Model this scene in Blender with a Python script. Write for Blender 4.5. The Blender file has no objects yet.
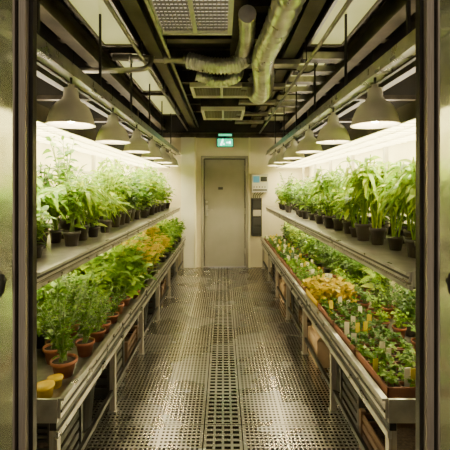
import bpy, math, random
from mathutils import Vector, Matrix
random.seed(7)
R=random.random
def U(a,b): return a+(b-a)*random.random()

# ------------------------------------------------------------------ materials
def mat(name,col,rough=.5,metal=0.,emit=None,es=0.,spec=.5):
    m=bpy.data.materials.new(name); m.use_nodes=True
    b=m.node_tree.nodes['Principled BSDF']
    b.inputs['Base Color'].default_value=(*col,1)
    b.inputs['Roughness'].default_value=rough
    b.inputs['Metallic'].default_value=metal
    b.inputs['Specular IOR Level'].default_value=spec
    if emit:
        b.inputs['Emission Color'].default_value=(*emit,1)
        b.inputs['Emission Strength'].default_value=es
    return m
def noisy(name,c1,c2,scale=8,rough=.5,metal=0.,bump=0.,stretch=(1,1,1),r2=None,spec=.5):
    m=mat(name,c1,rough,metal,spec=spec); nt=m.node_tree; N=nt.nodes; L=nt.links
    b=N['Principled BSDF']
    tc=N.new('ShaderNodeTexCoord'); mp=N.new('ShaderNodeMapping'); mp.inputs['Scale'].default_value=stretch
    no=N.new('ShaderNodeTexNoise'); no.inputs['Scale'].default_value=scale; no.inputs['Detail'].default_value=5
    cr=N.new('ShaderNodeValToRGB'); cr.color_ramp.elements[0].color=(*c1,1); cr.color_ramp.elements[1].color=(*c2,1)
    cr.color_ramp.elements[0].position=.35; cr.color_ramp.elements[1].position=.65
    L.new(tc.outputs['Object'],mp.inputs['Vector']); L.new(mp.outputs[0],no.inputs['Vector'])
    L.new(no.outputs['Fac'],cr.inputs['Fac']); L.new(cr.outputs[0],b.inputs['Base Color'])
    if r2 is not None:
        mr=N.new('ShaderNodeMapRange'); mr.inputs['To Min'].default_value=rough; mr.inputs['To Max'].default_value=r2
        L.new(no.outputs['Fac'],mr.inputs['Value']); L.new(mr.outputs[0],b.inputs['Roughness'])
    if bump:
        bp=N.new('ShaderNodeBump'); bp.inputs['Strength'].default_value=bump; bp.inputs['Distance'].default_value=.01
        L.new(no.outputs['Fac'],bp.inputs['Height']); L.new(bp.outputs[0],b.inputs['Normal'])
    return m
def leafmat(name,cd,cm,cl,trans=.35):
    m=bpy.data.materials.new(name); m.use_nodes=True; nt=m.node_tree; N=nt.nodes; L=nt.links
    b=N['Principled BSDF']; b.inputs['Roughness'].default_value=.45; b.inputs['Specular IOR Level'].default_value=.35
    g=N.new('ShaderNodeNewGeometry'); oi=N.new('ShaderNodeObjectInfo')
    ad=N.new('ShaderNodeMath'); ad.operation='MULTIPLY_ADD'; ad.inputs[1].default_value=.5
    m2=N.new('ShaderNodeMath'); m2.operation='MULTIPLY'; m2.inputs[1].default_value=.5
    L.new(oi.outputs['Random'],m2.inputs[0]); L.new(g.outputs['Random Per Island'],ad.inputs[0]); L.new(m2.outputs[0],ad.inputs[2])
    cr=N.new('ShaderNodeValToRGB'); e=cr.color_ramp.elements
    e[0].color=(*cd,1); e[1].color=(*cl,1); x=e.new(.5); x.color=(*cm,1)
    L.new(ad.outputs[0],cr.inputs['Fac']); L.new(cr.outputs[0],b.inputs['Base Color'])
    t=N.new('ShaderNodeBsdfTranslucent'); mx=N.new('ShaderNodeMixShader'); mx.inputs[0].default_value=trans
    L.new(cr.outputs[0],t.inputs['Color']); L.new(b.outputs[0],mx.inputs[1]); L.new(t.outputs[0],mx.inputs[2])
    L.new(mx.outputs[0],N['Material Output'].inputs['Surface'])
    return m

M={}
M['wall']=noisy('wall_paint',(.74,.67,.42),(.82,.75,.50),3,.6)
M['backwall']=noisy('back_wall_paint',(.62,.54,.37),(.70,.62,.44),2.5,.55)
M['ceil']=noisy('ceiling_dark',(.010,.008,.006),(.018,.015,.011),5,.8)
M['wallshade']=noisy('upper_wall_shade',(.012,.010,.008),(.025,.02,.015),5,.6)  # shade of the upper walls put into a near-black colour
M['beam']=noisy('beam_dark_steel',(.045,.037,.027),(.11,.092,.068),7,.35,.65,r2=.5)
M['black']=mat('black_plastic',(.012,.011,.010),.4)
M['blackmetal']=noisy('black_metal',(.012,.011,.01),(.03,.026,.022),10,.35,.5)
M['steel']=noisy('galvanised_steel',(.32,.30,.26),(.48,.45,.40),12,.25,.95,r2=.4)
M['alu']=noisy('brushed_aluminium',(.34,.30,.245),(.48,.43,.35),20,.35,.7,stretch=(12,12,.4),r2=.45)
M['rail']=noisy('shelf_rail',(.40,.38,.33),(.58,.55,.49),10,.22,.9,r2=.36)
M['shelf']=noisy('shelf_tray',(.34,.32,.275),(.52,.49,.43),14,.24,.75,r2=.42)
M['door']=noisy('door_paint',(.19,.172,.135),(.225,.205,.165),3,.42)
M['doorframe']=mat('door_frame_paint',(.24,.215,.165),.45)
M['whiteframe']=mat('white_frame',(.74,.70,.58),.5)
M['upright']=mat('rack_upright_paint',(.40,.37,.28),.5)
M['duct']=noisy('duct_foil',(.60,.57,.51),(.90,.87,.80),9,.22,.8,r2=.38)
M['grille']=noisy('grille_metal',(.72,.67,.56),(.82,.77,.66),8,.45,.0)
M['louvreglow']=mat('louvre_back_glow',(.5,.45,.33),.5,emit=(1,.88,.64),es=1.0)  # added glow brightens the vent backing where room light doesn't reach
M['lamp']=noisy('lamp_enamel',(.52,.48,.36),(.62,.58,.44),6,.32,.0)
M['lampin']=mat('lamp_inner',(.8,.76,.66),.4)
M['bulb']=mat('bulb_glow',(1,.9,.7),.3,emit=(1,.83,.48),es=200)
M['panel']=mat('grow_panel_glow',(.9,.9,.8),.4,emit=(1,.90,.53),es=46)
M['tube']=mat('grow_tube_glow',(.9,.9,.8),.4,emit=(1,.88,.47),es=80)
M['upfill']=mat('added_uplight_glow',(.9,.9,.8),.4,emit=(1,.87,.60),es=42)  # glow of the added uplights that brighten ceiling and ducts
M['troffer']=noisy('troffer_lens',(.05,.05,.012),(.09,.085,.025),4,.35)
_b=M['troffer'].node_tree.nodes['Principled BSDF']; _b.inputs['Emission Color'].default_value=(.74,.72,.20,1); _b.inputs['Emission Strength'].default_value=.75
M['terracotta']=noisy('terracotta',(.22,.07,.028),(.34,.12,.05),10,.7)
M['traybrown']=noisy('tray_brown',(.13,.05,.022),(.22,.085,.04),10,.6)
M['soil']=noisy('soil',(.02,.012,.007),(.06,.035,.02),60,.95,bump=.6)
M['pot']=noisy('pot_plastic',(.018,.013,.010),(.035,.026,.02),6,.4)
M['stem']=mat('stem_green',(.16,.24,.05),.5)
M['g_mid']=leafmat('leaf_mid',(.022,.070,.004),(.085,.19,.008),(.28,.42,.016))
M['g_dark']=leafmat('leaf_dark',(.012,.040,.005),(.040,.10,.008),(.13,.24,.015))
M['g_light']=leafmat('leaf_light',(.06,.16,.006),(.22,.38,.012),(.56,.66,.03),.45)
M['g_yel']=leafmat('leaf_yellow',(.20,.24,.003),(.42,.38,.003),(.60,.50,.004),.3)
M['petal']=leafmat('petal_yellow',(.50,.36,.0),(.60,.44,.0),(.68,.52,.001),.15)
M['yellowplastic']=mat('yellow_plastic',(.60,.40,.001),.4)
M['tag']=mat('plant_tag_white',(.80,.72,.52),.5)
M['tagy']=mat('plant_tag_yellow',(.66,.50,.02),.5)
M['card']=noisy('cardboard',(.34,.22,.12),(.46,.31,.17),5,.8)
M['crate']=mat('crate_plastic',(.03,.028,.024),.45)
M['cratebrown']=mat('crate_brown',(.10,.055,.03),.6)
M['greenglow']=mat('exit_green',(.0,.3,.15),.4,emit=(.01,.70,.34),es=2.2)
M['whiteglow']=mat('exit_white',(.8,.9,.85),.4,emit=(.7,1,.85),es=6)
M['box_grey']=mat('control_box_grey',(.42,.40,.35),.45)
M['screen']=mat('control_screen',(.02,.06,.08),.2,emit=(.1,.35,.4),es=.8)
M['cable']=mat('cable_black',(.01,.01,.01),.5)
m=mat('frosted_glass',(.66,.68,.54),.20); b=m.node_tree.nodes['Principled BSDF']
b.inputs['Transmission Weight'].default_value=.97; b.inputs['IOR'].default_value=1.3
nt=m.node_tree; t=nt.nodes.new('ShaderNodeBsdfTranslucent'); t.inputs['Color'].default_value=(.60,.60,.45,1)
mx=nt.nodes.new('ShaderNodeMixShader'); mx.inputs[0].default_value=.14
nt.links.new(b.outputs[0],mx.inputs[1]); nt.links.new(t.outputs[0],mx.inputs[2]); nt.links.new(mx.outputs[0],nt.nodes['Material Output'].inputs['Surface'])
M['glass']=m

def floormat():
    m=bpy.data.materials.new('perforated_floor_plate'); m.use_nodes=True; nt=m.node_tree; N=nt.nodes; L=nt.links
    b=N['Principled BSDF']
    tc=N.new('ShaderNodeTexCoord'); sp=N.new('ShaderNodeSeparateXYZ'); L.new(tc.outputs['Object'],sp.inputs[0])
    def ma(op,a,b_=None,c=None):
        n=N.new('ShaderNodeMath'); n.operation=op
        for i,v in enumerate((a,b_,c)):
            if v is None: continue
            if isinstance(v,(int,float)): n.inputs[i].default_value=v
            else: L.new(v,n.inputs[i])
        return n.outputs[0]
    X,Y=sp.outputs[0],sp.outputs[1]
    def holes(px,py,hx,hy,stag=0.,off=0.):
        u=ma('DIVIDE',ma('ADD',X,off),px)
        row=ma('FLOOR',ma('DIVIDE',Y,py))
        if stag: u=ma('ADD',u,ma('MULTIPLY',ma('MODULO',ma('ADD',row,100.),2.),stag))
        fu=ma('ABSOLUTE',ma('SUBTRACT',ma('FRACT',ma('ADD',u,100.)),.5))
        fv=ma('ABSOLUTE',ma('SUBTRACT',ma('FRACT',ma('ADD',ma('DIVIDE',Y,py),100.)),.5))
        return ma('MULTIPLY',ma('LESS_THAN',fu,hx),ma('LESS_THAN',fv,hy))
    side=holes(.027,.030,.30,.25)
    cen=holes(.0525,.046,.36,.27,off=.105)
    ax=ma('ABSOLUTE',X)
    incen=ma('LESS_THAN',ax,.11)
    h=ma('ADD',ma('MULTIPLY',side,ma('SUBTRACT',1.,incen)),ma('MULTIPLY',cen,incen))
    d1=ma('ABSOLUTE',ma('SUBTRACT',ax,.117))
    marg=ma('LESS_THAN',d1,.013)
    d2=ma('ABSOLUTE',ma('SUBTRACT',ax,.38)); marg=ma('MAXIMUM',marg,ma('LESS_THAN',d2,.010))
    seam=ma('LESS_THAN',d1,.0030)
    fy=ma('ABSOLUTE',ma('SUBTRACT',ma('FRACT',ma('DIVIDE',ma('ADD',Y,10.2),1.2)),.5))
    marg=ma('MAXIMUM',marg,ma('LESS_THAN',fy,.010)); seam=ma('MAXIMUM',seam,ma('LESS_THAN',fy,.0018))
    h=ma('MULTIPLY',h,ma('SUBTRACT',1.,marg)); h=ma('MAXIMUM',h,seam)
    no=N.new('ShaderNodeTexNoise'); no.inputs['Scale'].default_value=2.2; no.inputs['Detail'].default_value=3
    L.new(tc.outputs['Object'],no.inputs['Vector'])
    cr=N.new('ShaderNodeValToRGB'); cr.color_ramp.elements[0].color=(.44,.415,.37,1); cr.color_ramp.elements[1].color=(.62,.595,.55,1)
    cr.color_ramp.elements[0].position=.35; cr.color_ramp.elements[1].position=.65
    L.new(no.outputs['Fac'],cr.inputs['Fac'])
    mx=N.new('ShaderNodeMix'); mx.data_type='RGBA'
    L.new(h,mx.inputs[0]); L.new(cr.outputs[0],mx.inputs[6]); mx.inputs[7].default_value=(.008,.006,.005,1)
    L.new(mx.outputs[2],b.inputs['Base Color'])
    L.new(ma('MULTIPLY',ma('SUBTRACT',1.,h),.93),b.inputs['Metallic'])
    L.new(ma('SUBTRACT',1.,h),b.inputs['Specular IOR Level'])
    ro=ma('ADD',ma('MULTIPLY',no.outputs['Fac'],.14),.20)
    L.new(ma('MAXIMUM',ro,h),b.inputs['Roughness'])
    bp=N.new('ShaderNodeBump'); bp.inputs['Strength'].default_value=.8; bp.inputs['Distance'].default_value=.005
    L.new(ma('SUBTRACT',1.,h),bp.inputs['Height']); L.new(bp.outputs[0],b.inputs['Normal'])
    return m
M['floor']=floormat()

# ------------------------------------------------------------------ mesh builder
class MB:
    def __init__(s): s.v=[];s.f=[];s.m=[];s.sm=[];s.mats=[]
    def mi(s,k):
        if k not in s.mats: s.mats.append(k)
        return s.mats.index(k)
    def add(s,vs,fs,k,smooth=False):
        o=len(s.v); s.v+= [tuple(v) for v in vs]; i=s.mi(k)
        for f in fs: s.f.append(tuple(o+a for a in f)); s.m.append(i); s.sm.append(smooth)
    def box(s,x0,x1,y0,y1,z0,z1,k,rz=0.):
        vs=[Vector((x,y,z)) for z in (z0,z1) for y in (y0,y1) for x in (x0,x1)]
        if rz:
            c=Vector(((x0+x1)/2,(y0+y1)/2,0)); r=Matrix.Rotation(rz,3,'Z'); vs=[r@(v-c)+c for v in vs]
        s.add(vs,[(0,2,3,1),(4,5,7,6),(0,1,5,4),(2,6,7,3),(0,4,6,2),(1,3,7,5)],k)
    def tube(s,path,rad,k,n=10,caps=True):
        path=[Vector(p) for p in path]
        if not callable(rad) and not isinstance(rad,(list,tuple)): rr=[rad]*len(path)
        elif callable(rad): rr=[rad(i) for i in range(len(path))]
        else: rr=rad
        t=(path[1]-path[0]).normalized()
        a=Vector((0,0,1)) if abs(t.z)<.9 else Vector((1,0,0))
        nrm=t.cross(a).normalized(); vs=[]
        for i,p in enumerate(path):
            if i<len(path)-1: t2=(path[i+1]-p)
            else: t2=(p-path[i-1])
            if 0<i<len(path)-1: t2=(path[i+1]-path[i-1])
            t2.normalize()
            nrm=(nrm-t2*nrm.dot(t2)).normalized(); bn=t2.cross(nrm)
            for j in range(n):
                an=2*math.pi*j/n; vs.append(p+(nrm*math.cos(an)+bn*math.sin(an))*rr[i])
        fs=[]
        for i in range(len(path)-1):
            for j in range(n):
                fs.append((i*n+j,i*n+(j+1)%n,(i+1)*n+(j+1)%n,(i+1)*n+j))
        s.add(vs,fs,k,True)
        if caps:
            o=len(s.v)-len(vs); i=s.mi(k)
            s.f.append(tuple(o+j for j in range(n))[::-1]); s.m.append(i); s.sm.append(False)
            s.f.append(tuple(o+(len(path)-1)*n+j for j in range(n))); s.m.append(i); s.sm.append(False)
    def lathe(s,prof,c,k,n=20,smooth=True):
        vs=[];fs=[]
        for r,z in prof:
            for j in range(n):
                a=2*math.pi*j/n; vs.append((c[0]+r*math.cos(a),c[1]+r*math.sin(a),c[2]+z))
        for i in range(len(prof)-1):
            for j in range(n):
                fs.append((i*n+j,i*n+(j+1)%n,(i+1)*n+(j+1)%n,(i+1)*n+j))
        s.add(vs,fs,k,smooth)
    def leaf(s,base,d,L,W,droop,k,segs=4,fold=.3):
        base=Vector(base); d=Vector(d).normalized()
        side=d.cross(Vector((0,0,1)))
        if side.length<.05: side=Vector((1,0,0))
        side.normalize()
        tw=U(-.5,.5); up=side.cross(d); side=(side*math.cos(tw)+up*math.sin(tw)).normalized(); up=side.cross(d)
        vs=[];fs=[]
        for i in range(segs+1):
            t=i/segs; c=base+d*L*t+Vector((0,0,-droop*L*t*t))
            w=W/2*(math.sin(math.pi*min(1,t**.75))**.8) if 0<t<1 else 0
            if i==0 or i==segs: vs.append(c)
            else:
                vs+= [c,c+side*w+up*w*fold,c-side*w+up*w*fold]
        def idx(i,j):
            if i==0: return 0
            if i==segs: return 1+3*(segs-1)
            return 1+3*(i-1)+j
        for i in range(segs):
            for j in (1,2):
                q=[idx(i,0),idx(i+1,0),idx(i+1,j),idx(i,j)]
                if j==2: q=q[::-1]
                q2=[]
                for a in q:
                    if a not in q2: q2.append(a)
                fs.append(tuple(q2))
        s.add(vs,fs,k,True)
    def mesh(s,name):
        me=bpy.data.meshes.new(name); me.from_pydata(s.v,[],s.f)
        for k in s.mats: me.materials.append(M[k])
        me.polygons.foreach_set('material_index',s.m); me.polygons.foreach_set('use_smooth',s.sm); me.update()
        return me
    def build(s,name,recenter=True,bevel=0,parent=None):
        loc=Vector((0,0,0))
        if recenter:
            xs=[v[0] for v in s.v];ys=[v[1] for v in s.v];zs=[v[2] for v in s.v]
            loc=Vector(((min(xs)+max(xs))/2,(min(ys)+max(ys))/2,min(zs)))
            s.v=[(v[0]-loc.x,v[1]-loc.y,v[2]-loc.z) for v in s.v]
        o=bpy.data.objects.new(name,s.mesh(name)); o.location=loc; bpy.context.collection.objects.link(o)
        if bevel:
            b=o.modifiers.new('bevel','BEVEL'); b.width=bevel; b.segments=2; b.limit_method='ANGLE'
        if parent: o.parent=parent; 
        return o
def place(name,me,loc,rz=0,sc=1.):
    o=bpy.data.objects.new(name,me); o.location=loc; o.rotation_euler=(0,0,rz)
    o.scale=(sc,sc,sc) if not isinstance(sc,tuple) else sc
    bpy.context.collection.objects.link(o); return o
def smoothpath(pts,n=10):
    pts=[Vector(p) for p in pts]; P=[pts[0]*2-pts[1]]+pts+[pts[-1]*2-pts[-2]]; out=[]
    for i in range(1,len(P)-2):
        for k in range(n):
            t=k/n; a,b,c,d=P[i-1],P[i],P[i+1],P[i+2]
            out.append(.5*((2*b)+(c-a)*t+(2*a-5*b+4*c-d)*t*t+(3*b-a-3*c+d)*t**3))
    out.append(pts[-1]); return out

# ------------------------------------------------------------------ room shell
YB=7.1; XW=1.60; ZC=2.95; Y0=1.22
b=MB(); b.box(-XW,XW,-.6,YB,-.05,0,'floor'); b.build('floor',False)
b=MB(); b.box(-XW-.1,XW+.1,Y0,YB+.12,ZC,ZC+.1,'ceil'); b.build('ceiling')
b=MB(); b.box(-XW-.1,-XW,Y0,YB,-.05,ZC,'wall'); b.build('wall_left')
b=MB(); b.box(XW,XW+.1,Y0,YB,-.05,ZC,'wall'); b.build('wall_right')
b=MB(); b.box(-XW+.001,-XW+.02,Y0+.15,YB-.06,1.96,ZC-.001,'wallshade'); b.build('trim_6')  # dark sheets stand in for shade on the side walls above the canopy
b=MB(); b.box(XW-.02,XW-.001,Y0+.15,YB-.06,1.96,ZC-.001,'wallshade'); b.build('trim_7')
DX0,DX1,DH=-.36,.42,2.03
b=MB()
b.box(-XW-.1,DX0-.05,YB,YB+.12,-.05,ZC,'backwall'); b.box(DX1+.05,XW+.1,YB,YB+.12,-.05,ZC,'backwall')
b.box(DX0-.05,DX1+.05,YB,YB+.12,DH+.05,ZC,'backwall'); b.build('wall_back')
b=MB()
b.box(DX0-.05,DX0,YB-.03,YB+.12,0,DH+.05,'doorframe'); b.box(DX1,DX1+.05,YB-.03,YB+.12,0,DH+.05,'doorframe')
b.box(DX0,DX1,YB-.03,YB+.12,DH,DH+.05,'doorframe')
b.box(DX0+.014,DX1-.014,YB+.02,YB+.07,.008,DH-.014,'door')
b.box(DX0,DX1,YB+.08,YB+.12,0,DH,'black')
b.box(DX0+.03,DX0+.08,YB+.005,YB+.021,.96,1.16,'steel')
b.tube([(DX0+.055,YB+.02,1.08),(DX0+.055,YB-.035,1.08),(DX0+.17,YB-.035,1.08)],.011,'steel',8)
b.tube([(DX0+.055,YB+.01,1.22),(DX0+.055,YB+.0,1.22)],.022,'steel',12)
for z in (.25,1.0,1.8): b.tube([(DX1-.004,YB+.012,z),(DX1-.004,YB+.012,z+.1)],.008,'steel',8)
b.box(DX0+.27,DX0+.36,YB+.015,YB+.021,1.45,1.5,'black')
b.build('door_1',bevel=.003)
b=MB(); b.box(-.78,-.52,YB-.06,YB-.001,0,2.42,'whiteframe'); b.box(-.53,-.50,YB-.08,YB-.001,0,2.42,'wall'); b.build('trim_1',bevel=.004)
b=MB(); b.box(.475,.51,YB-.04,YB-.001,0,2.42,'wall'); b.build('trim_2')
b=MB(); b.box(-XW,XW,YB-.05,YB-.001,2.42,2.50,'beam'); b.build('trim_3')
b=MB(); b.box(-XW+.03,XW-.03,YB-.02,YB-.001,2.51,ZC-.001,'wallshade'); b.build('trim_8')  # dark sheet stands in for the shadow along the back wall's top

# exit sign
b=MB()
b.box(-.11,.19,YB-.09,YB-.05,2.24,2.40,'black'); b.box(-.10,.18,YB-.096,YB-.09,2.25,2.39,'greenglow')
b.box(-.02,.01,YB-.10,YB-.096,2.35,2.375,'whiteglow'); b.box(-.035,.0,YB-.10,YB-.096,2.305,2.345,'whiteglow',0)
b.box(-.05,-.02,YB-.10,YB-.096,2.27,2.30,'whiteglow'); b.box(.0,.03,YB-.10,YB-.096,2.28,2.30,'whiteglow')
b.box(.06,.13,YB-.10,YB-.096,2.31,2.33,'whiteglow'); b.box(.12,.14,YB-.10,YB-.096,2.295,2.345,'whiteglow')
b.box(-.09,.17,YB-.09,YB-.055,2.43,2.49,'box_grey'); b.box(-.08,.16,YB-.095,YB-.09,2.445,2.475,'greenglow')
b.box(.02,.05,YB-.08,YB-.052,2.39,2.44,'black')
b.build('exit_sign')

# control panel on the back wall
b=MB()
b.box(.53,.83,YB-.12,YB-.001,1.40,1.74,'box_grey'); b.box(.555,.67,YB-.127,YB-.12,1.58,1.70,'screen')
b.box(.69,.81,YB-.127,YB-.12,1.60,1.69,'black')
for i in range(5): b.tube([(.57+i*.05,YB-.13,1.50),(.57+i*.05,YB-.12,1.50)],.012,'black',8)
b.box(.55,.81,YB-.124,YB-.12,1.43,1.46,'black')
b.build('control_panel',bevel=.005)
b=MB()
b.box(.53,.71,YB-.16,YB-.001,.60,1.30,'blackmetal')
for i in range(4): b.box(.55,.69,YB-.166,YB-.16,.66+i*.155,.77+i*.155,'doorframe' if i==2 else 'black')
for i in range(4): b.tube(smoothpath([(.57+i*.035,YB-.06,1.29),(.56+i*.04,YB-.08,1.34),(.60+i*.05,YB-.06,1.398)],5),.007,'cable',6)
b.build('electrical_cabinet',bevel=.004)

# ------------------------------------------------------------------ glass doors in the foreground
YD=1.30
def frontdoor(sx,n,o):
    b=MB()
    def bx(x0,x1,y0,y1,z0,z1,k):
        x0+=o; x1+=o
        if sx>0: b.box(x0,x1,y0,y1,z0,z1,k)
        else: b.box(-x1,-x0,y0,y1,z0,z1,k)
    bx(.668,.682,YD-.01,YD+.02,0,2.9,'blackmetal')
    bx(.682,.706,YD-.03,YD+.02,0,2.9,'alu')
    bx(.706,.724,YD-.005,YD+.02,0,2.9,'black')
    bx(.724,.732,YD-.02,YD+.02,0,2.9,'alu')
    b.build('trim_%d'%(4+n),bevel=.002)
    b=MB(); o2=o; o=0
    bx(.733+o2,1.56,YD+.0,YD+.012,.09,2.8,'glass')
    bx(.733+o2,1.56,YD-.01,YD+.022,.001,.09,'alu'); bx(.733+o2,1.56,YD-.01,YD+.022,2.8,2.88,'alu'); bx(1.56,1.598,YD-.01,YD+.022,.001,2.88,'alu')
    x=sx*(.773+o2)
    b.lathe([(0,-.045),(.018,-.044),(.028,-.03),(.032,0),(.028,.03),(.018,.044),(0,.045)],(x,YD-.05,1.18),'black',14)
    b.tube([(x,YD-.05,1.18),(x,YD+.002,1.18)],.012,'black',10)
    b.build('door_%d'%(2+n))
frontdoor(-1,0,-.022); frontdoor(1,1,0)

# ------------------------------------------------------------------ shelving racks
YS,YE=1.62,6.98
LX,UX,WX=.69,.79,1.50
LZ,UZ=.56,1.125
def rack(sx):
    b=MB()
    def bx(x0,x1,y0,y1,z0,z1,k):
        if sx>0: b.box(x0,x1,y0,y1,z0,z1,k)
        else: b.box(-x1,-x0,y0,y1,z0,z1,k)
    bx(LX+.012,WX,YS,YE,LZ-.02,LZ,'shelf')
    bx(LX,LX+.012,YS-.004,YE,LZ-.045,LZ+.040,'rail')
    bx(LX-.014,LX,YS-.004,YE,LZ+.030,LZ+.040,'rail')
    bx(LX-.006,LX,YS-.004,YE,LZ-.02,LZ-.010,'blackmetal')
    bx(LX+.02,LX+.05,YS,YE,LZ-.10,LZ-.021,'blackmetal')
    bx(LX+.012,LX+.03,YS,YE,LZ-.135,LZ-.105,'rail')
    bx(LX+.012,WX,YS-.012,YS,LZ-.06,LZ+.04,'steel')
    bx(UX+.012,WX,YS,YE,UZ-.018,UZ,'shelf')
    bx(UX,UX+.012,YS-.004,YE,UZ-.03,UZ+.012,'rail')
    bx(UX-.014,UX,YS-.004,YE,UZ+.002,UZ+.012,'rail')
    bx(UX-.004,UX,YS-.004,YE,UZ-.016,UZ-.006,'blackmetal')
    bx(UX+.02,UX+.05,YS,YE,UZ-.06,UZ-.019,'beam')
    bx(UX+.005,UX+.022,YS,YE,UZ-.065,UZ-.045,'rail')
    bx(UX+.012,WX,YS-.012,YS,UZ-.05,UZ+.02,'steel')
    y=YS+.03
    while y<YE:
        bx(LX+.03,LX+.065,y,y+.035,0,LZ-.02,'alu')
        bx(LX+.02,LX+.075,y-.01,y+.045,0,.008,'steel')
        bx(WX-.05,WX-.015,y,y+.035,0,1.9,'upright')
        bx(LX+.05,WX-.03,y+.005,y+.03,LZ-.055,LZ-.021,'steel')
        bx(UX+.05,WX-.03,y+.005,y+.03,UZ-.050,UZ-.019,'steel')
        y+=.88
    bx(WX-.03,WX-.01,YS,YE,1.64,1.67,'upright'); bx(WX-.03,WX-.01,YS,YE,.85,.88,'upright')
    bx(LX+.04,LX+.06,YS,YE,.12,.15,'blackmetal')
    b.build('plant_shelving_rack')
    b=MB()
    bx(.99,XW-.025,YS,YE,1.905,1.92,'whiteframe')
    bx(.995,WX-.005,YS,YE,1.888,1.904,'panel')
    bx(.975,.99,YS,YE,1.85,1.94,'beam')
    y=YS
    while y<YE:
        bx(.992,WX-.002,y,y+.016,1.860,1.886,'lamp'); y+=.105
    for xx in (1.13,1.29): bx(xx,xx+.010,YS,YE,1.860,1.886,'lamp')
    bx(.80,.86,YS-.2,YE,2.09,2.16,'rail'); bx(.78,.80,YS-.2,YE,2.08,2.10,'rail'); bx(.86,.88,YS-.2,YE,2.08,2.17,'beam')
    bx(.99,1.04,YS-.2,YE,2.12,2.22,'beam')
    y=YS+.1
    while y<YE:
        bx(.86,WX,y,y+.05,2.10,2.13,'beam'); bx(1.0,1.03,y,y+.04,1.92,2.12,'blackmetal'); bx(.835,.85,y,y+.015,2.16,ZC-.001,'blackmetal')
        y+=.88
    b.build('grow_light_canopy')
    for k in range(4):
        y0=YS+.15+k*1.32
        b=MB()
        bx(1.10,1.17,y0,y0+1.2,UZ-.075,UZ-.052,'whiteframe')
        b.tube([(sx*1.135,y0+.03,UZ-.09),(sx*1.135,y0+1.17,UZ-.09)],.013,'tube',8)
        bx(1.115,1.155,y0+.0,y0+.03,UZ-.105,UZ-.075,'whiteframe'); bx(1.115,1.155,y0+1.17,y0+1.2,UZ-.105,UZ-.075,'whiteframe')
        b.build('fluorescent_tube_light')
        b=MB()
        bx(1.22,1.29,y0,y0+1.2,1.921,1.95,'whiteframe')
        b.tube([(sx*1.255,y0+.03,1.965),(sx*1.255,y0+1.17,1.965)],.013,'upfill',8)
        bx(1.235,1.275,y0,y0+.03,1.95,1.985,'whiteframe'); bx(1.235,1.275,y0+1.17,y0+1.2,1.95,1.985,'whiteframe')
        b.build('added_uplight')  # lamp added out of view on the canopy to light the ceiling
rack(-1); rack(1)

# pendant dome lamps
def lampmesh():
    b=MB()
    b.lathe([(.0,.245),(.018,.245),(.02,.225),(.040,.220),(.044,.205),(.046,.165),(.052,.16),(.056,.145),(.085,.128),(.108,.10),(.125,.065),(.135,.03),(.142,.0),(.148,-.006),(.148,-.012)],(0,0,0),'lamp',28)
    b.lathe([(.148,-.012),(.140,-.006),(.132,.028),(.12,.062),(.10,.095),(.075,.118),(.05,.135),(0,.14)],(0,0,0),'lampin',28)
    b.lathe([(0,.005),(.02,.01),(.035,.03),(.036,.045),(.025,.07),(.016,.09),(.016,.13)],(0,0,0),'bulb',14)
    b.tube([(0,0,.24),(0,0,.29)],.008,'cable',8)
    return b.mesh('pendant_dome_lamp')
lm=lampmesh()
for sx in (-1,1):
    y=2.05
    for i in range(6):
        place('pendant_dome_lamp',lm,(sx*.82,y,1.842),U(0,6),.86); y+=.78

# ------------------------------------------------------------------ ceiling services
for x,z in ((-.56,2.60),(.56,2.60),(-1.1,2.55),(1.1,2.55),(.12,2.72),(-1.36,2.4),(1.36,2.4)):
    b=MB(); w=.05
    b.box(x-w,x+w,1.4,YB-.08,z,z+.012,'beam'); b.box(x-.006,x+.006,1.4,YB-.08,z+.012,z+.14,'beam'); b.box(x-w,x+w,1.4,YB-.08,z+.14,z+.152,'beam')
    b.build('steel_beam')
for i,y in enumerate((1.9,2.75,3.35,4.0,4.7,5.3,5.9,6.5)):
    b=MB(); z=2.785
    b.box(-1.44,1.44,y-.05,y+.05,z,z+.012,'beam'); b.box(-1.44,1.44,y-.005,y+.005,z+.012,z+.15,'beam'); b.box(-1.44,1.44,y-.05,y+.05,z+.15,z+.162,'beam')
    b.build('steel_joist')
def troffer(sx,y0,y1):
    b=MB(); x0,x1=.70,1.0; z=2.67
    def bx(x0,x1,y0,y1,z0,z1,k):
        if sx>0: b.box(x0,x1,y0,y1,z0,z1,k)
        else: b.box(-x1,-x0,y0,y1,z0,z1,k)
    bx(x0,x1,y0,y1,z+.03,z+.09,'beam')
    bx(x0+.02,x1-.02,y0+.02,y1-.02,z+.015,z+.03,'troffer')
    bx(x0,x0+.022,y0,y1,z,z+.03,'steel'); bx(x1-.022,x1,y0,y1,z,z+.03,'beam')
    bx(x0,x1,y0,y0+.03,z,z+.03,'beam'); bx(x0,x1,y1-.03,y1,z,z+.03,'beam')
    b.build('recessed_light_fixture')
for sx in (-1,1):
    for y0,y1 in ((1.9,3.18),(3.32,4.7),(4.85,6.2)): 
        troffer(sx,y0,y1)
for y in (3.25,4.0,4.75,5.5,6.2):
    b=MB(); a,c=(.2,.66)
    b.box(a,c,y,y+.16,2.56,2.572,'steel'); b.box(a,c,y-.01,y,2.55,2.59,'steel'); b.box(a,c,y+.16,y+.17,2.55,2.59,'beam')
    b.build('cable_tray')
for y in (3.24,3.6,3.95,4.35,4.76,5.12,5.5,6.2):
    b=MB(); a,c=(.68,1.06)
    b.box(a,c,y,y+.14,2.60,2.612,'beam'); b.box(a,c,y-.01,y,2.59,2.65,'steel')
    b.build('cable_tray')
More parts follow.
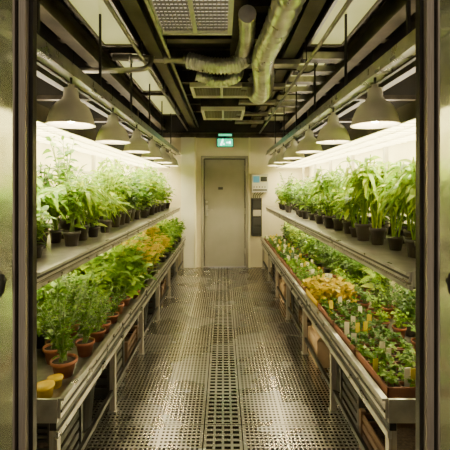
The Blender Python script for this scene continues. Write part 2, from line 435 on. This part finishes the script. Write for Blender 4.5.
def grille(x0,x1,y0,y1,z,nx,ny,h=.2,back='louvreglow'):
    b=MB(); t=.035
    b.box(x0,x1,y0,y1,z+.05,z+h,'beam')
    b.box(x0,x1,y0,y0+t,z,z+.05,'grille'); b.box(x0,x1,y1-t,y1,z,z+.05,'grille')
    b.box(x0,x0+t,y0+t,y1-t,z,z+.05,'grille'); b.box(x1-t,x1,y0+t,y1-t,z,z+.05,'grille')
    b.box((x0+x1)/2-.015,(x0+x1)/2+.015,y0+t,y1-t,z,z+.05,'grille')
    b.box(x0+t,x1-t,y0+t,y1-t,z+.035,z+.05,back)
    for i in range(1,nx): 
        x=x0+(x1-x0)*i/nx; b.box(x-.003,x+.003,y0+t,y1-t,z+.02,z+.035,'doorframe')
    for i in range(1,ny):
        y=y0+(y1-y0)*i/ny; b.box(x0+t,x1-t,y-.004,y+.004,z+.018,z+.035,'doorframe')
    b.build('vent_grille')
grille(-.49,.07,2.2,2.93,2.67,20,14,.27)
grille(-.36,.33,4.1,4.62,2.58,22,10,back='grille')
grille(-.30,.30,5.15,5.9,2.54,14,12,back='grille')
def duct(name,pts,r,k='duct',n=16,ribs=True,steps=26):
    p=smoothpath(pts,steps); b=MB()
    b.tube(p,(lambda i:r*(1+.09*(1 if i%4<2 else -1))) if ribs else r,k,n); return b.build(name)
duct('flexible_duct',[(.40,1.7,2.60),(.36,2.5,2.56),(.32,3.0,2.52),(.36,3.35,2.44),(.38,3.7,2.42),(.35,4.05,2.5),(.34,4.2,2.78)],.085)
duct('flexible_duct',[(-.30,3.30,2.60),(-.12,3.27,2.55),(.06,3.25,2.54),(.18,3.27,2.60),(.20,3.4,2.72),(.20,3.45,2.78)],.066)
duct('flexible_duct',[(.16,2.5,2.64),(.18,3.0,2.64),(.12,3.6,2.62),(.10,3.95,2.70)],.055)
duct('flexible_duct',[(-.25,3.6,2.56),(-.05,3.62,2.50),(.12,3.6,2.54),(.16,3.75,2.72)],.05)
b=MB(); b.tube([(-.95,3.28,2.62),(-.30,3.30,2.60)],.03,'steel',12)
for x in (-.8,-.5,-.33): b.tube([(x-.012,3.29,2.612),(x+.012,3.29,2.612)],.042,'steel',12)
b.build('ventilation_pipe')
b=MB(); b.tube(smoothpath([(-1.2,3.1,2.45),(-.75,3.12,2.46),(-.62,3.15,2.50),(-.60,3.2,2.6)],8),.022,'steel',10); b.build('ventilation_pipe')
for x,z in ((-.66,2.55),(-.46,2.62),(.68,2.5),(1.22,2.45),(-1.22,2.42)):
    b=MB(); b.tube([(x,1.5,z),(x,YB-.06,z)],.014,'steel',8)
    y=2.
    while y<YB-.2: b.tube([(x,y,z),(x,y,ZC-.001)],.005,'blackmetal',6); y+=1.1
    b.build('conduit_pipe')
for i in range(5):
    x=U(-.3,.6); y=U(3.4,5.5)
    b=MB(); b.tube(smoothpath([(x,y,2.8),(x+.1,y+.1,2.62),(x+.25,y+.05,2.58),(x+.32,y-.05,2.72),(x+.34,y,2.82)],6),.009,'cable',6); b.build('hanging_cable')

# ------------------------------------------------------------------ plants
def pot(b,r=.05,h=.09,k='pot',c=(0,0,0)):
    b.lathe([(0,0),(r*.70,0),(r*.95,h*.8),(r*1.06,h*.8),(r*1.08,h),(r*.98,h),(r*.95,h*.86)],c,k,16)
    b.lathe([(r*.95,h*.86),(r*.5,h*.9),(0,h*.88)],c,'soil',12)
def bush(seed,h,spread,ns,nl,L,W,leafk,droop=.35,potk='pot',pr=.05,ph=.09,flowers=0,stemk='stem',low=.15):
    random.seed(seed); b=MB(); pot(b,pr,ph,potk)
    for i in range(ns):
        a=2*math.pi*i/ns+U(-.5,.5); sp=spread*U(.2,1); hh=h*U(.55,1.08)
        p0=Vector((U(-.3,.3)*pr,U(-.3,.3)*pr,ph*.85)); p3=Vector((math.cos(a)*sp,math.sin(a)*sp,ph+hh))
        p1=p0.lerp(p3,.35)+Vector((0,0,hh*.15)); p2=p0.lerp(p3,.7)+Vector((0,0,hh*.1))
        pts=[p0,p1,p2,p3]; sm=smoothpath(pts,4)
        b.tube(sm,[.0035*(1-.6*j/len(sm)) for j in range(len(sm))],stemk,5,False)
        for j in range(nl):
            t=low+(1-low)*(j+R())/nl; q=sm[min(len(sm)-1,int(t*(len(sm)-1)))]
            an=j*2.4+U(-.4,.4)+a; el=U(-.1,.7) if t<.9 else U(.3,1.1)
            d=Vector((math.cos(an)*math.cos(el),math.sin(an)*math.cos(el),math.sin(el)))
            s=U(.6,1.1)*(1-.25*t)
            b.leaf(q+d*.008,d,L*s,W*s,droop*U(.4,1.4),leafk,4)
        for j in range(flowers):
            q=p3+Vector((U(-.04,.04),U(-.04,.04),U(-.05,.04)))
            for m in range(6):
                an=m*math.pi/3; d=Vector((math.cos(an),math.sin(an),.35)); b.leaf(q,d,.028,.022,.2,'petal',3)
    return b.mesh('m')
def tall(seed,h,ns,leafk,L=.11,W=.026,potk='pot',pr=.05,crown=.5):
    random.seed(seed); b=MB(); pot(b,pr,.09,potk)
    for i in range(ns):
        a=U(0,6.28); sp=U(.02,.11); hh=h*U(.7,1.05)
        p0=Vector((U(-.5,.5)*pr,U(-.5,.5)*pr,.078)); p3=Vector((math.cos(a)*sp,math.sin(a)*sp,.08+hh))
        sm=smoothpath([p0,p0.lerp(p3,.5)+Vector((U(-.01,.01),U(-.01,.01),.01)),p3],5)
        b.tube(sm,.0035,leafk,5,False)
        for j in range(11):
            t=crown+(1-crown)*(j+R())/11
            q=sm[min(len(sm)-1,int(t*(len(sm)-1)))]; an=j*2.4+a; el=U(.1,.9)
            d=Vector((math.cos(an)*math.cos(el),math.sin(an)*math.cos(el),math.sin(el)))
            b.leaf(q,d,L*U(.6,1.15),W*U(.8,1.2),U(.5,1.1),leafk,5)
    return b.mesh('m')
def tray(seed,nx,ny,leafk,h,w=.30,l=.40,rim='traybrown',tags=6,cells=True,L=.03,W=.02,nl=8,flower=False):
    random.seed(seed); b=MB(); H=.05
    b.box(-w/2,w/2,-l/2,l/2,0,.006,rim)
    for a in ((-w/2,-w/2+.008,-l/2,l/2),(w/2-.008,w/2,-l/2,l/2),(-w/2,w/2,-l/2,-l/2+.008),(-w/2,w/2,l/2-.008,l/2)): b.box(*a,0,H+.006,rim)
    b.box(-w/2+.008,w/2-.008,-l/2+.008,l/2-.008,.006,H-.012,'soil')
    if cells:
        for i in range(1,nx): x=-w/2+w*i/nx; b.box(x-.004,x+.004,-l/2+.008,l/2-.008,H-.012,H,rim)
        for i in range(1,ny): y=-l/2+l*i/ny; b.box(-w/2+.008,w/2-.008,y-.004,y+.004,H-.012,H,rim)
    for i in range(nx):
        for j in range(ny):
            cx=-w/2+w*(i+.5)/nx; cy=-l/2+l*(j+.5)/ny
            for s in range(3):
                x=cx+U(-.3,.3)*w/nx; y=cy+U(-.3,.3)*l/ny; hh=h*U(.5,1.15)
                top=Vector((x+U(-.01,.01),y+U(-.01,.01),H-.012+hh))
                b.tube([(x,y,H-.014),top],.0015,'stem',4,False)
                for k in range(nl):
                    an=U(0,6.28); el=U(0,.8); d=Vector((math.cos(an)*math.cos(el),math.sin(an)*math.cos(el),math.sin(el)))
                    t=U(.4,1); b.leaf(Vector((x,y,H-.012)).lerp(top,t),d,L*U(.6,1.2),W*U(.6,1.2),U(.1,.6),leafk if not(flower and R()<.92) else 'petal',3)
    for i in range(tags):
        x=U(-.45,.45)*w; y=-l/2+l*U(.05,.95); hh=U(.05,.085)
        b.box(x-.014,x+.014,y-.001,y+.001,H-.02,H+hh,'tag' if R()<.8 else 'tagy',U(-.4,.4))
    return b.mesh('m')

basil=[bush(i,.22,.12,8,12,.085,.055,'g_mid') for i in range(3)]
tom=[bush(20+i,.38,.15,9,14,.075,.036,'g_mid') for i in range(3)]
toml=[bush(24+i,.42,.14,8,13,.09,.040,'g_light') for i in range(3)]
lightb=[bush(30+i,.32,.13,7,11,.11,.058,'g_light') for i in range(3)]
dark=[bush(40+i,.24,.13,10,16,.05,.03,'g_dark') for i in range(2)]
tallp=[tall(50+i,.36,9,'g_light',.15,.034,crown=.66) for i in range(3)]
tallm=[tall(56+i,.40,8,'g_mid',.12,.035) for i in range(2)]
palm=[tall(58+i,.24,7,'g_light',.24,.03,crown=.75) for i in range(2)]
broad=[bush(60+i,.26,.16,7,9,.13,.095,'g_mid',.5,'terracotta',.055,.08) for i in range(2)]
broadl=[bush(64+i,.30,.16,8,9,.13,.09,'g_light',.5,'pot',.055,.08) for i in range(2)]
yel=[bush(70+i,.28,.15,10,10,.06,.038,'g_yel',.3,'pot',.05,.08,9) for i in range(2)]
herbt=[bush(80+i,.10,.08,7,10,.04,.028,'g_mid',.3,'terracotta',.045,.07) for i in range(3)]
herbl=[bush(180+i,.09,.08,7,9,.045,.032,'g_light',.3,'terracotta',.045,.07) for i in range(2)]
herbd=[bush(84+i,.16,.10,8,12,.04,.022,'g_dark',.3,'terracotta',.045,.07) for i in range(2)]
fern=[bush(87+i,.30,.17,14,20,.042,.019,'g_mid',.3,'terracotta',.055,.08) for i in range(2)]
trayg=[tray(90+i,4,6,'g_mid',.055,L=.034,W=.024) for i in range(3)]
trayd=[tray(94+i,4,6,'g_dark',.07,nl=10) for i in range(2)]
trayl=[tray(97+i,4,5,'g_light',.06,L=.036,W=.026) for i in range(2)]
trayy=tray(101,5,6,'g_yel',.11,flower=True,tags=0,L=.055,W=.05,nl=12,rim='yellowplastic')
random.seed(1234)
ch=random.choice
def rowplants(sx,y0,y1,xs,dy,z,pick,smin=.85,smax=1.1,skip=0.,zs=lambda y:1.):
    for r,x in enumerate(xs):
        y=y0+(.5*dy if r%2 else 0)
        while y<y1:
            if R()>skip:
                nm,me=pick(y,r); s=U(smin,smax)
                place(nm,me,(sx*(x+U(-.03,.03)),y+U(-.03,.03),z),U(0,6.28),(s,s,s*U(.78,1.12)*zs(y)))
            y+=dy*U(.9,1.15)
P=lambda n,l:(n,ch(l))
def pickUL(y,r):
    if y<2.4: return ch([P('potted_basil',basil),P('potted_tomato_seedling',tom)]) if r==0 else ch([P('potted_tomato_seedling',tom),P('potted_leafy_herb',lightb),P('potted_palm',palm)])
    if y<3.6: return ch([P('potted_tomato_seedling',toml),P('potted_leafy_herb',lightb),P('potted_tomato_seedling',tom),P('potted_palm',palm)] if r<2 else [P('potted_tomato_seedling',toml),P('potted_pepper_seedling',tallm)])
    if y<5: return ch([P('potted_basil',basil),P('potted_leafy_herb',lightb),P('potted_pepper_seedling',tallm),P('potted_pepper_seedling',tallp),P('potted_tomato_seedling',toml)])
    return ch([P('potted_leafy_herb',lightb),P('potted_tomato_seedling',toml)])
def pickUR(y,r):
    if y<3.1: return P('potted_pepper_seedling',tallp) if R()<.75 else ch([P('potted_leafy_herb',lightb),P('potted_basil',basil)])
    if y<4.4: return ch([P('potted_basil',basil),P('potted_pepper_seedling',tallp),P('potted_tomato_seedling',tom),P('potted_dark_herb',dark),P('potted_tomato_seedling',toml)])
    return ch([P('potted_leafy_herb',lightb),P('potted_tomato_seedling',tom),P('potted_basil',basil),P('potted_dark_herb',dark)])
rowplants(-1,1.80,6.8,(.99,1.15,1.28),.215,UZ+.001,pickUL,.85,1.2,.06,lambda y:1.0 if y<2.5 else 1.2)
rowplants(1,1.82,6.8,(1.0,1.16,1.28),.205,UZ+.001,pickUR,.85,1.12,.06,lambda y:1.12 if y<3.2 else 1.15)
def pickLL(y,r):
    if y<2.35: return P('potted_fern',fern) if r==0 else ch([P('potted_tomato_seedling',tom),P('potted_fern',fern),P('potted_broadleaf_plant',broadl)])
    if y<2.85: return P('potted_dark_herb',herbd) if r==0 else ch([P('potted_basil',basil),P('potted_fern',fern),P('potted_leafy_herb',lightb)])
    if y<3.6: return ch([P('potted_broadleaf_plant',broadl),P('potted_broadleaf_plant',broad)])
    if y<4.9: return P('potted_yellow_flower',yel) if R()<.7 else P('potted_leafy_herb',lightb)
    return ch([P('potted_basil',basil),P('potted_leafy_herb',lightb)])
rowplants(-1,1.92,6.8,(.785,.93,1.10,1.28),.185,LZ+.001,pickLL,.85,1.15)
y=1.87; i=0
while y<6.8:
    nm='seedling_tray'
    if y<2.8: me=trayg[i%3]
    elif i==3: me=trayy; nm='flower_tray'
    elif y<3.8: me=ch(trayl+trayg)
    else: me=ch(trayl+trayg+trayd)
    place(nm,me,(.872,y,LZ+.001),0 if i%2 else math.pi)
    y+=.415; i+=1
def pickLR(y,r):
    if y<2.9: return ch([P('seedling_pot',herbt),P('seedling_pot',herbl)]) if r==0 else ch([P('potted_dark_herb',dark),P('potted_dark_herb',herbd)])
    if y<4 and r==0: return ch([P('potted_leafy_herb',herbl),P('seedling_pot',herbt)])
    return ch([P('potted_dark_herb',dark),P('potted_dark_herb',herbd),P('seedling_pot',herbl),P('potted_basil',basil),P('potted_leafy_herb',lightb)])
rowplants(1,1.75,6.8,(1.09,1.21,1.32),.18,LZ+.001,pickLR,.85,1.1)
for x,y,s in ((-.80,1.70,1.),(-.90,1.71,.85),(-.79,1.79,.8)):
    b=MB(); b.lathe([(0,0),(.034,0),(.04,.045),(.044,.046),(.044,.055),(.02,.058),(0,.058)],(0,0,0),'yellowplastic',20)
    place('yellow_tub',b.mesh('yellow_tub'),(x,y,LZ+.001),0,s)

# ------------------------------------------------------------------ storage under the benches
def cardbox(x,y,w,d,h,z=0,rz=0):
    b=MB(); t=.005
    b.box(-w/2,w/2,-d/2,d/2,0,t,'card'); b.box(-w/2,-w/2+t,-d/2,d/2,t,h,'card'); b.box(w/2-t,w/2,-d/2,d/2,t,h,'card')
    b.box(-w/2+t,w/2-t,-d/2,-d/2+t,t,h,'card'); b.box(-w/2+t,w/2-t,d/2-t,d/2,t,h,'card')
    b.add([(-w/2,-d/2,h),(w/2,-d/2,h),(w/2,-d/2-.06,h+.05),(-w/2,-d/2-.06,h+.05)],[(0,1,2,3)],'card')
    b.add([(-w/2,-d/2,h),(-w/2,d/2,h),(-w/2+.08,d/2,h+.015),(-w/2+.08,-d/2,h+.015)],[(0,1,2,3)],'card')
    place('cardboard_box',b.mesh('cardboard_box'),(x,y,z+.001),rz)
def crate(x,y,w,d,h,k='crate',z=0):
    b=MB(); t=.01
    b.box(-w/2,w/2,-d/2,d/2,0,t,k)
    for cx in (-1,1):
        for cy in (-1,1): b.box(cx*w/2-.015,cx*w/2+.015,cy*d/2-.015,cy*d/2+.015,0,h,k)
    n=4
    for i in range(n):
        z0=.02+(h-.02)*i/n; z1=z0+(h-.02)/n*.62
        b.box(-w/2,w/2,-d/2-t/2,-d/2+t/2,z0,z1,k); b.box(-w/2,w/2,d/2-t/2,d/2+t/2,z0,z1,k)
        b.box(-w/2-t/2,-w/2+t/2,-d/2,d/2,z0,z1,k); b.box(w/2-t/2,w/2+t/2,-d/2,d/2,z0,z1,k)
    b.box(-w/2+.02,w/2-.02,-d/2+.02,d/2-.02,.012,h*.6,'soil')
    place('storage_crate',b.mesh('storage_crate'),(x,y,z+.001))
def bucket(x,y,r,h,k='black'):
    b=MB(); b.lathe([(0,0),(r*.8,0),(r,h),(r*1.06,h),(r*1.06,h-.02),(r*.97,h-.02)],(0,0,0),k,20); b.lathe([(r*.95,h*.8),(0,h*.82)],(0,0,0),'soil',16)
    place('bucket',b.mesh('bucket'),(x,y,.001))
random.seed(5)
for sx in (-1,1):
    y=2.0; i=0
    while y<6.8:
        t=(i+(0 if sx<0 else 3))%4
        if t==0: crate(sx*1.0,y,.36,.34,.26); crate(sx*1.0,y,.34,.32,.14,'crate',.262)
        elif t==1: bucket(sx*.93,y-.05,.12,.27); bucket(sx*1.22,y+.02,.12,.3)
        elif t==2:
            if sx>0: cardbox(sx*.98,y,.40,.34,.22,0,0); cardbox(sx*.98,y,.34,.28,.13,.222,U(-.08,.08))
            else: crate(sx*1.0,y,.38,.34,.30)
        else: crate(sx*1.0,y,.40,.36,.22,'cratebrown')
        y+=.44; i+=1

# ------------------------------------------------------------------ light & world
w=bpy.data.worlds.new('w'); bpy.context.scene.world=w; w.use_nodes=True
w.node_tree.nodes['Background'].inputs[0].default_value=(1,.84,.63,1); w.node_tree.nodes['Background'].inputs[1].default_value=.42

# ------------------------------------------------------------------ camera
cd=bpy.data.cameras.new('camera'); co=bpy.data.objects.new('camera',cd); bpy.context.collection.objects.link(co)
co.location=(0,0,1.5); co.rotation_euler=(math.radians(90),0,0)
cd.sensor_width=36; cd.lens=380/450*36; cd.shift_x=2/450; cd.shift_y=-38/450; cd.clip_start=.05
bpy.context.scene.camera=co
